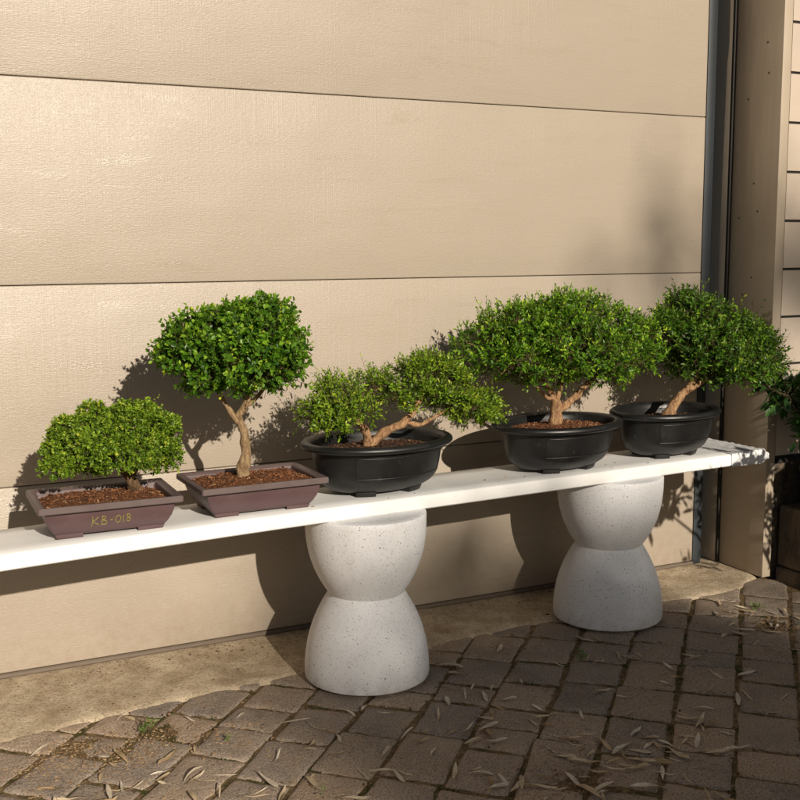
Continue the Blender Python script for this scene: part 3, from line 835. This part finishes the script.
# 4 ---- wide flat crown on a forked trunk
o4 = (1.880, -.312, .499)
r4 = empty('potted_bonsai', o4, 'largest bonsai, wide crown on a forked orange trunk, in the middle black pot', 'bonsai', 'bonsai trees on the plank', R(6))
oval_pot(r4, .216, .163)
soil(r4, .184, .131, .121, .012, 6, 'soil', 300, True)
b4 = dy([(1.635, .888, .086, .062), (1.725, .935, .086, .056), (1.700, .838, .105, .052, -.04), (1.850, .945, .085, .060), (1.945, .948, .085, .060), (2.060, .918, .100, .068), (2.160, .858, .062, .060), (1.886, .860, .150, .072, -.07), (2.030, .825, .105, .060, -.05), (1.805, .800, .120, .036, -.02), (2.190, .808, .042, .040), (1.90, .90, .16, .07, .05), (1.78, .88, .12, .07, .03), (1.985, .790, .085, .034, -.01), (1.880, .795, .08, .034, .05), (2.09, .785, .06, .034, 0)], -.31, .95)
knobs(b4, 30, 7, .024, .040)
b4 = [(b[0], b[1], b[2]-.010, *b[3:]) for b in b4]
build_tree(r4, o4, R(6), [
    ([(1.868, -.312, .602), (1.872, -.312, .640), (1.876, -.312, .688), (1.866, -.31, .716), (1.842, -.305, .752), (1.81, -.30, .80)], [.0230, .0190, .0150, .0100, .0070, .004]),
    ([(1.876, -.312, .676), (1.920, -.318, .700), (1.958, -.32, .730), (2.012, -.315, .768), (2.06, -.31, .82)], [.0130, .0115, .0095, .0070, .004]),
    ([(1.872, -.312, .690), (1.880, -.318, .73), (1.893, -.32, .78), (1.90, -.31, .84)], [.0085, .007, .006, .004]),
    ([(1.864, -.31, .71), (1.838, -.318, .715), (1.805, -.32, .745), (1.75, -.31, .80)], [.006, .0055, .005, .003])],
    b4, 'bark3', 41, 'l4', flare=.017, n=3700, k=9, L=.0185, W=.0080, stem=.034, up=.7, spread=.45, thick=.19, lump=.11, lumpf=13, deep=.35, shag=.08, gap=.25)

# 5 ---- leaning bonsai at the right end
o5 = (2.312, -.283, .499)
r5 = empty('potted_bonsai', o5, 'bonsai leaning right with a drooping crown, in the black pot near the plank end', 'bonsai', 'bonsai trees on the plank', R(6))
oval_pot(r5, .196, .150, .150)
soil(r5, .166, .121, .114, .006, 9, 'darksoil', 200, True)
b5 = dy([(2.395, .925, .090, .076), (2.330, .885, .050, .046), (2.520, .880, .098, .076), (2.660, .808, .090, .078), (2.449, .820, .110, .080, -.05), (2.600, .775, .110, .060, -.03), (2.405, .795, .085, .052, -.02), (2.53, .82, .11, .075, .04), (2.72, .765, .048, .056, -.02), (2.44, .775, .088, .046, -.01), (2.60, .745, .105, .045, -.01), (2.70, .735, .055, .042, 0)], -.28, .95)
knobs(b5, 26, 8, .024, .040)
build_tree(r5, o5, R(6), [
    ([(2.325, -.283, .600), (2.338, -.284, .640), (2.372, -.284, .680), (2.412, -.282, .715), (2.46, -.28, .78)], [.0215, .0180, .0150, .0110, .006]),
    ([(2.40, -.283, .70), (2.46, -.285, .725), (2.55, -.28, .76)], [.009, .007, .004])],
    b5, 'bark3', 53, 'l5', flare=.015, n=3300, k=9, L=.0185, W=.0078, stem=.034, up=.6, spread=.5, thick=.19, lump=.10, lumpf=13, deep=.35, shag=.08, gap=.3)

# ------------------------------------------------------------------ right edge: block bed, pot, shrubs
bed = empty('retaining_wall', (2.85, -.25, 0), 'low dark stone block wall of a raised bed at the right edge beside the door frame', 'retaining wall')
def blk(x0, x1, y0, y1, z0, z1):
    mb = MB(); mb.box(x0-2.85, x1-2.85, y0+.25, y1+.25, z0, z1); o = mb.build('block', M['block'], bed, None, bevel=.008, seg=3)
blk(2.852, 3.06, -.60, -.243, -.02, .045); blk(2.852, 3.06, -1.0, -.606, -.02, .045); blk(2.852, 3.06, -1.4, -1.006, -.02, .045); blk(2.852, 3.06, -1.8, -1.406, -.02, .045)
blk(2.858, 3.06, -.43, -.243, .050, .265); blk(2.856, 3.06, -.80, -.436, .050, .262); blk(2.858, 3.06, -1.2, -.806, .050, .266); blk(2.856, 3.06, -1.6, -1.206, .050, .262)

def round_pot(root, r, h):
    mb = MB(); n = 40
    pf = [(r*.74, 0), (r*.8, .03*h), (r*.95, .86*h), (r*.95, .88*h), (r*1.06, .885*h), (r*1.07, .985*h), (r*1.05, h), (r*.98, h), (r*.96, .9*h), (r*.9, .8*h)]
    mb.loft([[(q*math.cos(2*math.pi*k/n), q*math.sin(2*math.pi*k/n), z) for k in range(n)] for q, z in pf], True, True)
    return mb.build('pot', M['blackpot'], root, 40)
op = (2.985, -.400, .268)
rp_ = empty('potted_plant', op, 'dark leafy plant in a black pot on the stone bed at the right edge', 'potted plant')
round_pot(rp_, .135, .145)
mb = MB(); g = random.Random(4); tips = []
for i in range(9):
    th = g.uniform(1.9, 4.4) if i < 6 else g.uniform(-1.2, 1.5); ln = g.uniform(.11, .23) if i < 6 else g.uniform(.05, .10)
    e = Vector((math.cos(th)*ln, math.sin(th)*ln, g.uniform(.27, .42)))
    mb.tube(spline([(g.uniform(-.02, .02), g.uniform(-.02, .02), .11), e*.55+Vector((0, 0, .05)), e], 5), [.0045*(1-.5*q/10) for q in range(11)], 6); tips.append(e)
mb.build('stem', M['twig'], rp_, 80)
foliage('leaves', rp_, [(t.x, t.y, t.z, .06, .06, .05) for t in tips], 110, 6, .070, .026, .050, [M['lbig'], M['twig']], 5, up=.1, spread=.5, round_=True, thick=.45, droop=.3, deep=.1, fold=.08)

ob = (3.05, -1.28, .20)
shrub = empty('shrub', ob, 'broad leaved dark shrub in the raised bed just right of the stone blocks', 'shrub')
mb = MB(); g = random.Random(14)
sb = [(2.59, -1.14, .705, .09, .10, .085), (2.74, -1.18, .70, .12, .12, .13), (2.92, -1.25, .86, .18, .2, .20), (3.08, -1.3, .92, .24, .22, .22), (3.22, -1.3, .70, .22, .2, .22), (2.86, -1.2, .56, .13, .14, .12)]
for b in sb:
    e = Vector((b[0]-ob[0], b[1]-ob[1], b[2]-ob[2])); mb.tube(spline([(g.uniform(-.05, .05), g.uniform(-.05, .05), -.02), e*.5+Vector((0, 0, .08)), e], 6), [.010*(1-.65*q/12) for q in range(13)], 7, True, .2)
mb.build('stem', M['twig'], shrub, 80)
foliage('leaves', shrub, local(sb, ob), 300, 6, .060, .026, .06, [M['lbig'], M['twig']], 15, up=.25, spread=.6, round_=True, thick=.35, deep=.2, fold=.08)

# trees of the garden behind the camera (they throw the soft shade over the paving)
TD = 24.0; TE = math.tan(R(22.3)); TA = math.tan(R(2.0))
def far_tree(name, base, blobs, label, n, seed):
    root = empty(name, base, label, 'tree')
    lb = local(blobs, base); mb = MB(); top = max(b[2] for b in lb)
    mb.tube(spline([(0, 0, -.1), (.1, .1, top*.4), (-.05, 0, top*.7)], 8), [.26*(1-.6*q/16) for q in range(17)], 12, True, .3)
    for b in lb:
        s = Vector((0, 0, min(max(.5, b[2]-1.2), top*.65))); c = Vector(b[:3]); mb.tube(spline([s, (s+c)/2+Vector((0, 0, -.1)), c], 5), [.06*(1-.7*q/10) for q in range(11)], 7, True, .2)
    mb.build('trunk', M['bark1'], root, 80)
    foliage('crown', root, lb, n, 7, .13, .075, .25, [M['l4'], M['twig']], seed, up=.3, spread=.7, thick=.35, deep=.25, lump=.06, lumpf=1.5)
def at(u, v, r, rz=None, d=TD): return (u + TA*d, -d, v + TE*d, r, r*1.3, rz or r)
t1 = [at(1.66, -.68, .78, .86), at(1.35, -1.02, .55, .62), at(2.05, -.75, .40, .70), at(1.88, -1.05, .68, .55), at(2.55, -1.10, .60, .55), at(2.9, -1.25, .9, .80), at(2.3, -1.9, 1.35, 1.1), at(3.4, -2.2, 1.5, 1.2), at(2.7, -3.4, 1.7, 1.3)]
far_tree('garden_tree', (3.4, -TD, -.03), t1, 'leafy garden tree across the yard throwing soft shade on the paving', 3900, 61)
t2 = [at(4.6, .7, .9, .9), at(3.7, .85, .45, .30), at(3.10, .93, .36, .17), at(2.55, 1.00, .28, .13), at(4.8, -.4, 1.1, 1.1), at(4.9, 2.0, .9, .9)]
far_tree('garden_tree', (5.8, -TD, -.03), t2, 'taller garden tree across the yard with one long side branch', 850, 62)

# ------------------------------------------------------------------ litter on the ground
stools_xy = [(1.206, -.400), (2.085, -.303)]
def free(x, y, r=.18): return all(math.hypot(x-a, y-b) > r for a, b in stools_xy)
variants = []
def dry_mesh(i):
    g = random.Random(100+i); n = 11; L = .075; V = []; F = []
    curl = g.uniform(-3, 4); bend = g.uniform(-1.6, 1.6); tw = g.uniform(-1.4, 1.4); cup = g.uniform(.15, .8); w0 = g.uniform(.0105, .0155)
    if i % 4 == 3: w0 *= .45
    for k in range(n):
        t = k/(n-1); s = (t-.5)*L
        w = w0*(math.sin(math.pi*min(1, t*1.02)**.8)**.75 + .06)
        x = s; y = bend*s*s*.6; z = .0035 + max(0, curl)*s*s*.9 + (.004 if curl > 0 else .006)*abs(math.sin(t*3+i))
        a = tw*(t-.5)
        for e in (-1, 0, 1):
            dy_ = e*w/2; V.append((x, y+dy_*math.cos(a), z + abs(e)*cup*w*.3 + dy_*math.sin(a)))
    for k in range(n-1):
        for e in range(2):
            b = k*3+e; F.append((b, b+3, b+4, b+1))
    zmin = min(v[2] for v in V); V = [(x, y, z-zmin+.0015) for x, y, z in V]
    me = bpy.data.meshes.new('dry_leaf'); me.from_pydata(V, [], F); me.update(); me.materials.append(M['dry']); shade(me); return me
variants = [dry_mesh(i) for i in range(12)]
g = random.Random(5); placed = 0; spots = []
# clumps seen in the photo (x, y, spread, count), then a loose scatter
clumps = [(1.50, -1.12, .10, 30), (1.33, -1.25, .12, 24), (2.40, -.62, .07, 16), (2.52, -.55, .07, 12), (1.05, -.80, .09, 12), (.78, -.92, .10, 12), (.45, -.78, .10, 10), (1.45, -.72, .10, 12), (1.85, -.60, .05, 6), (1.95, -.85, .08, 8), (1.72, -1.05, .10, 12), (1.28, -.62, .08, 6), (.60, -.60, .12, 8), (1.20, -1.05, .12, 12), (.38, -.80, .07, 9), (.62, -.86, .06, 7)]
for (cx, cy, sp_, n) in clumps:
    for _ in range(n):
        spots.append((g.gauss(cx, sp_), g.gauss(cy, sp_)))
for _ in range(112):
    spots.append((g.uniform(.25, 2.75), g.uniform(-1.45, -.40)))
dl = []
for (x, y) in spots:
    if not free(x, y, .20) or y > apron_edge(x) + .03 or (x > 2.78): continue
    o = bpy.data.objects.new('dry_leaf', variants[g.randrange(12)]); col.objects.link(o)
    s = g.choice([.5, .6, .65, .75, .85, .95, 1.1]); o.scale = (s, s*g.uniform(.8, 1.1), s)
    if x < .72 and y < -.68: s = g.uniform(.75, 1.15); o.scale = (s, s*.7, s)
    o.location = (x, y, .0015); o.rotation_euler = (g.gauss(0, .12), g.gauss(0, .06), g.uniform(0, 6.28))
    tag(o, 'narrow dry tan leaf lying loose on the pavers', 'dry leaf', 'dry leaves littering the pavers'); dl.append(o)

mb = MB(); g = random.Random(31)
def flake(x, y, z, L, asp):
    """irregular flat chip"""
    th = g.uniform(0, 6.3); n = g.choice([4, 5, 5, 6]); V = []
    for k in range(n):
        a = 2*math.pi*k/n + g.uniform(-.4, .4); r = L*g.uniform(.55, 1.1)
        px, py = r*math.cos(a), r*math.sin(a)*asp
        V.append((x+px*math.cos(th)-py*math.sin(th), y+px*math.sin(th)+py*math.cos(th), z+g.uniform(0, L*.25)))
    top = [(a, b, c+L*.3) for a, b, c in V]
    mb.add(V+top, [tuple(range(n))[::-1], tuple(range(n, 2*n))] + [(k, (k+1) % n, n+(k+1) % n, n+k) for k in range(n)])
for _ in range(1500):
    x = g.uniform(-.1, 2.7); y = -abs(g.gauss(0, .08))-.012
    if g.random() < .4: y = g.uniform(-.40, -.02)
    if noise.noise((x*6, y*9, 2)) < g.uniform(-.5, .35) or y < apron_edge(x)+.01 or not free(x, y, .175): continue
    L = g.uniform(.001, .0032)*(2.2 if g.random() < .05 else 1); mb.cur = min(1, abs(g.gauss(.35, .3)))
    flake(x, y, .0118, L, g.uniform(.3, .8))
for _ in range(5200):
    a, b = g.choice(joints); t = g.random(); p = a.lerp(b, t); p += Vector((g.gauss(0, .009), g.gauss(0, .009), 0))
    if not (0 < p.x < 2.8 and -1.5 < p.y < -.3) or not free(p.x, p.y, .175) or noise.noise((p.x*5, p.y*5, 8)) < g.uniform(-.6, .4): continue
    L = g.uniform(.0012, .0045); mb.cur = g.uniform(.1, 1)
    flake(p.x, p.y, -.001, L*1.6, g.uniform(.12, .5))
for (a, b) in ((.40, -.50), (.50, -.60), (.60, -.52), (.34, -.60), (.76, -.62), (2.48, -.60), (1.36, -1.16)):
    for _ in range(260):
        px, py = g.gauss(a, .045), g.gauss(b, .045)
        if py > apron_edge(px)-.01: continue
        mb.cur = g.uniform(.6, 1); flake(px, py, .0012, g.uniform(.0012, .006), g.uniform(.1, .5))
tag(mb.build('bark_crumbs', M['debris'], attr=True), 'reddish brown crumbs and chaff strewn over apron and joints', 'debris', kind='stuff')
mb = MB()
for _ in range(26):
    s, t = g.uniform(.1, 2.2), g.uniform(.01, .10); L = g.uniform(.0015, .004); mb.cur = g.random()
    mb.mbox(Matrix.Translation(plank_pt(s, t, sag(s)+.0012)) @ Matrix.Rotation(g.uniform(0, 6.3), 4, 'Z'), L*1.8, L, L*.5)
tag(mb.build('soil_crumbs', M['debris'], attr=True), 'small dark soil crumbs spilled on the white plank', 'debris', kind='stuff')
# moss in the joints
mb = MB(); g = random.Random(77); mossy = [s for s in joints if noise.noise((s[0].x*2.1, s[0].y*2.1, 4)) > -.05]
for (a, b) in mossy:
    if not (-.1 < a.x < 2.9 and -1.6 < a.y < -.25): continue
    m0 = g.random(); m1 = m0 + g.uniform(.2, .5)
    for _ in range(70):
        p = a.lerp(b, min(1, g.uniform(m0, m1))) + Vector((g.gauss(0, .0045), g.gauss(0, .0045), 0))
        if not free(p.x, p.y, .172): continue
        h = g.uniform(.003, .0075); w = g.uniform(.0012, .003); th = g.uniform(0, 6.3); mb.cur = g.random()
        d = Vector((math.cos(th)*w, math.sin(th)*w, 0)); q = Vector((g.gauss(0, .002), g.gauss(0, .002), h)); e = Vector((-d.y, d.x, 0))
        base = Vector((p.x, p.y, -.008))
        mb.add([base-d-e, base+d-e, base+d+e, base-d+e, base+q], [(0, 1, 4), (1, 2, 4), (2, 3, 4), (3, 0, 4)])
tag(mb.build('moss', M['moss'], None, 180, attr=True), 'dull green moss growing in the joints between pavers', 'moss', kind='stuff')

def weed(x, y, s, n, seed, label, tallness=.6):
    o = foliage('weed', None, [(0, 0, .010*s, .016*s, .016*s, .012*s)], n, 5, .018*s, .007*s, .016*s, [M['weed'], M['twig']], seed, up=tallness, spread=.5, thick=.5, deep=0)
    o.location = (x, y, 0); return tag(o, label, 'weed', 'weeds in the paver joints')
weed(.580, -.500, 1.05, 9, 1, 'pale green weed tuft in the joint by the concrete apron, at bottom left', 1.0)
weed(2.555, -.470, .95, 7, 2, 'bright green seedling beside the stone bed at the far right', 1.3)
weed(.830, -.985, .75, 4, 3, 'tiny two leaved green sprout at the bottom edge below the nearer stool', 1.0)
weed(1.80, -.565, .8, 7, 4, 'flat grey green weed at the foot of the farther stool', .2)
weed(.735, -.63, .55, 4, 6, 'small sparse weed between sunlit pavers, left of the nearer stool', .8)

# ------------------------------------------------------------------ camera, light, world
cam = bpy.data.cameras.new('camera'); co = bpy.data.objects.new('camera', cam); col.objects.link(co)
yaw, pit, rol = .458523032, .136519, -.00510722
Fv = Vector((math.sin(yaw)*math.cos(pit), math.cos(yaw)*math.cos(pit), -math.sin(pit)))
Rv = Vector((math.cos(yaw), -math.sin(yaw), 0)); Uv = Rv.cross(Fv)
R2 = Rv*math.cos(rol) + Uv*math.sin(rol); U2 = -Rv*math.sin(rol) + Uv*math.cos(rol)
co.matrix_world = Matrix(((R2.x, U2.x, -Fv.x, 0), (R2.y, U2.y, -Fv.y, -3.05521555), (R2.z, U2.z, -Fv.z, 1.15991547), (0, 0, 0, 1)))
cam.sensor_width = 36; cam.lens = 36*1111.81662/800; cam.clip_start = .05; cam.clip_end = 500
scene.camera = co

EL, AZ = 22.3, 2.0
sun = bpy.data.lights.new('sun', 'SUN'); so = bpy.data.objects.new('sun', sun); col.objects.link(so)
sun.energy = 5.0; sun.angle = R(.53); sun.color = (1.0, .90, .765)
sd = Vector((math.sin(R(AZ))*math.cos(R(EL)), -math.cos(R(AZ))*math.cos(R(EL)), math.sin(R(EL))))
so.rotation_euler = sd.to_track_quat('Z', 'Y').to_euler(); so.location = sd*10
w = bpy.data.worlds.new('World'); scene.world = w; w.use_nodes = True
nt = w.node_tree; nt.nodes.clear()
sky = nt.nodes.new('ShaderNodeTexSky'); sky.sky_type = 'NISHITA'; sky.sun_disc = False
sky.sun_elevation = R(EL); sky.sun_rotation = R(180-AZ)
bg = nt.nodes.new('ShaderNodeBackground'); bg.inputs['Strength'].default_value = .034
ou = nt.nodes.new('ShaderNodeOutputWorld'); nt.links.new(sky.outputs[0], bg.inputs[0]); nt.links.new(bg.outputs[0], ou.inputs[0])
vs = scene.view_settings; vs.view_transform = 'Standard'; vs.look = 'None'; vs.exposure = .1; vs.gamma = 1; vs.use_curve_mapping = False
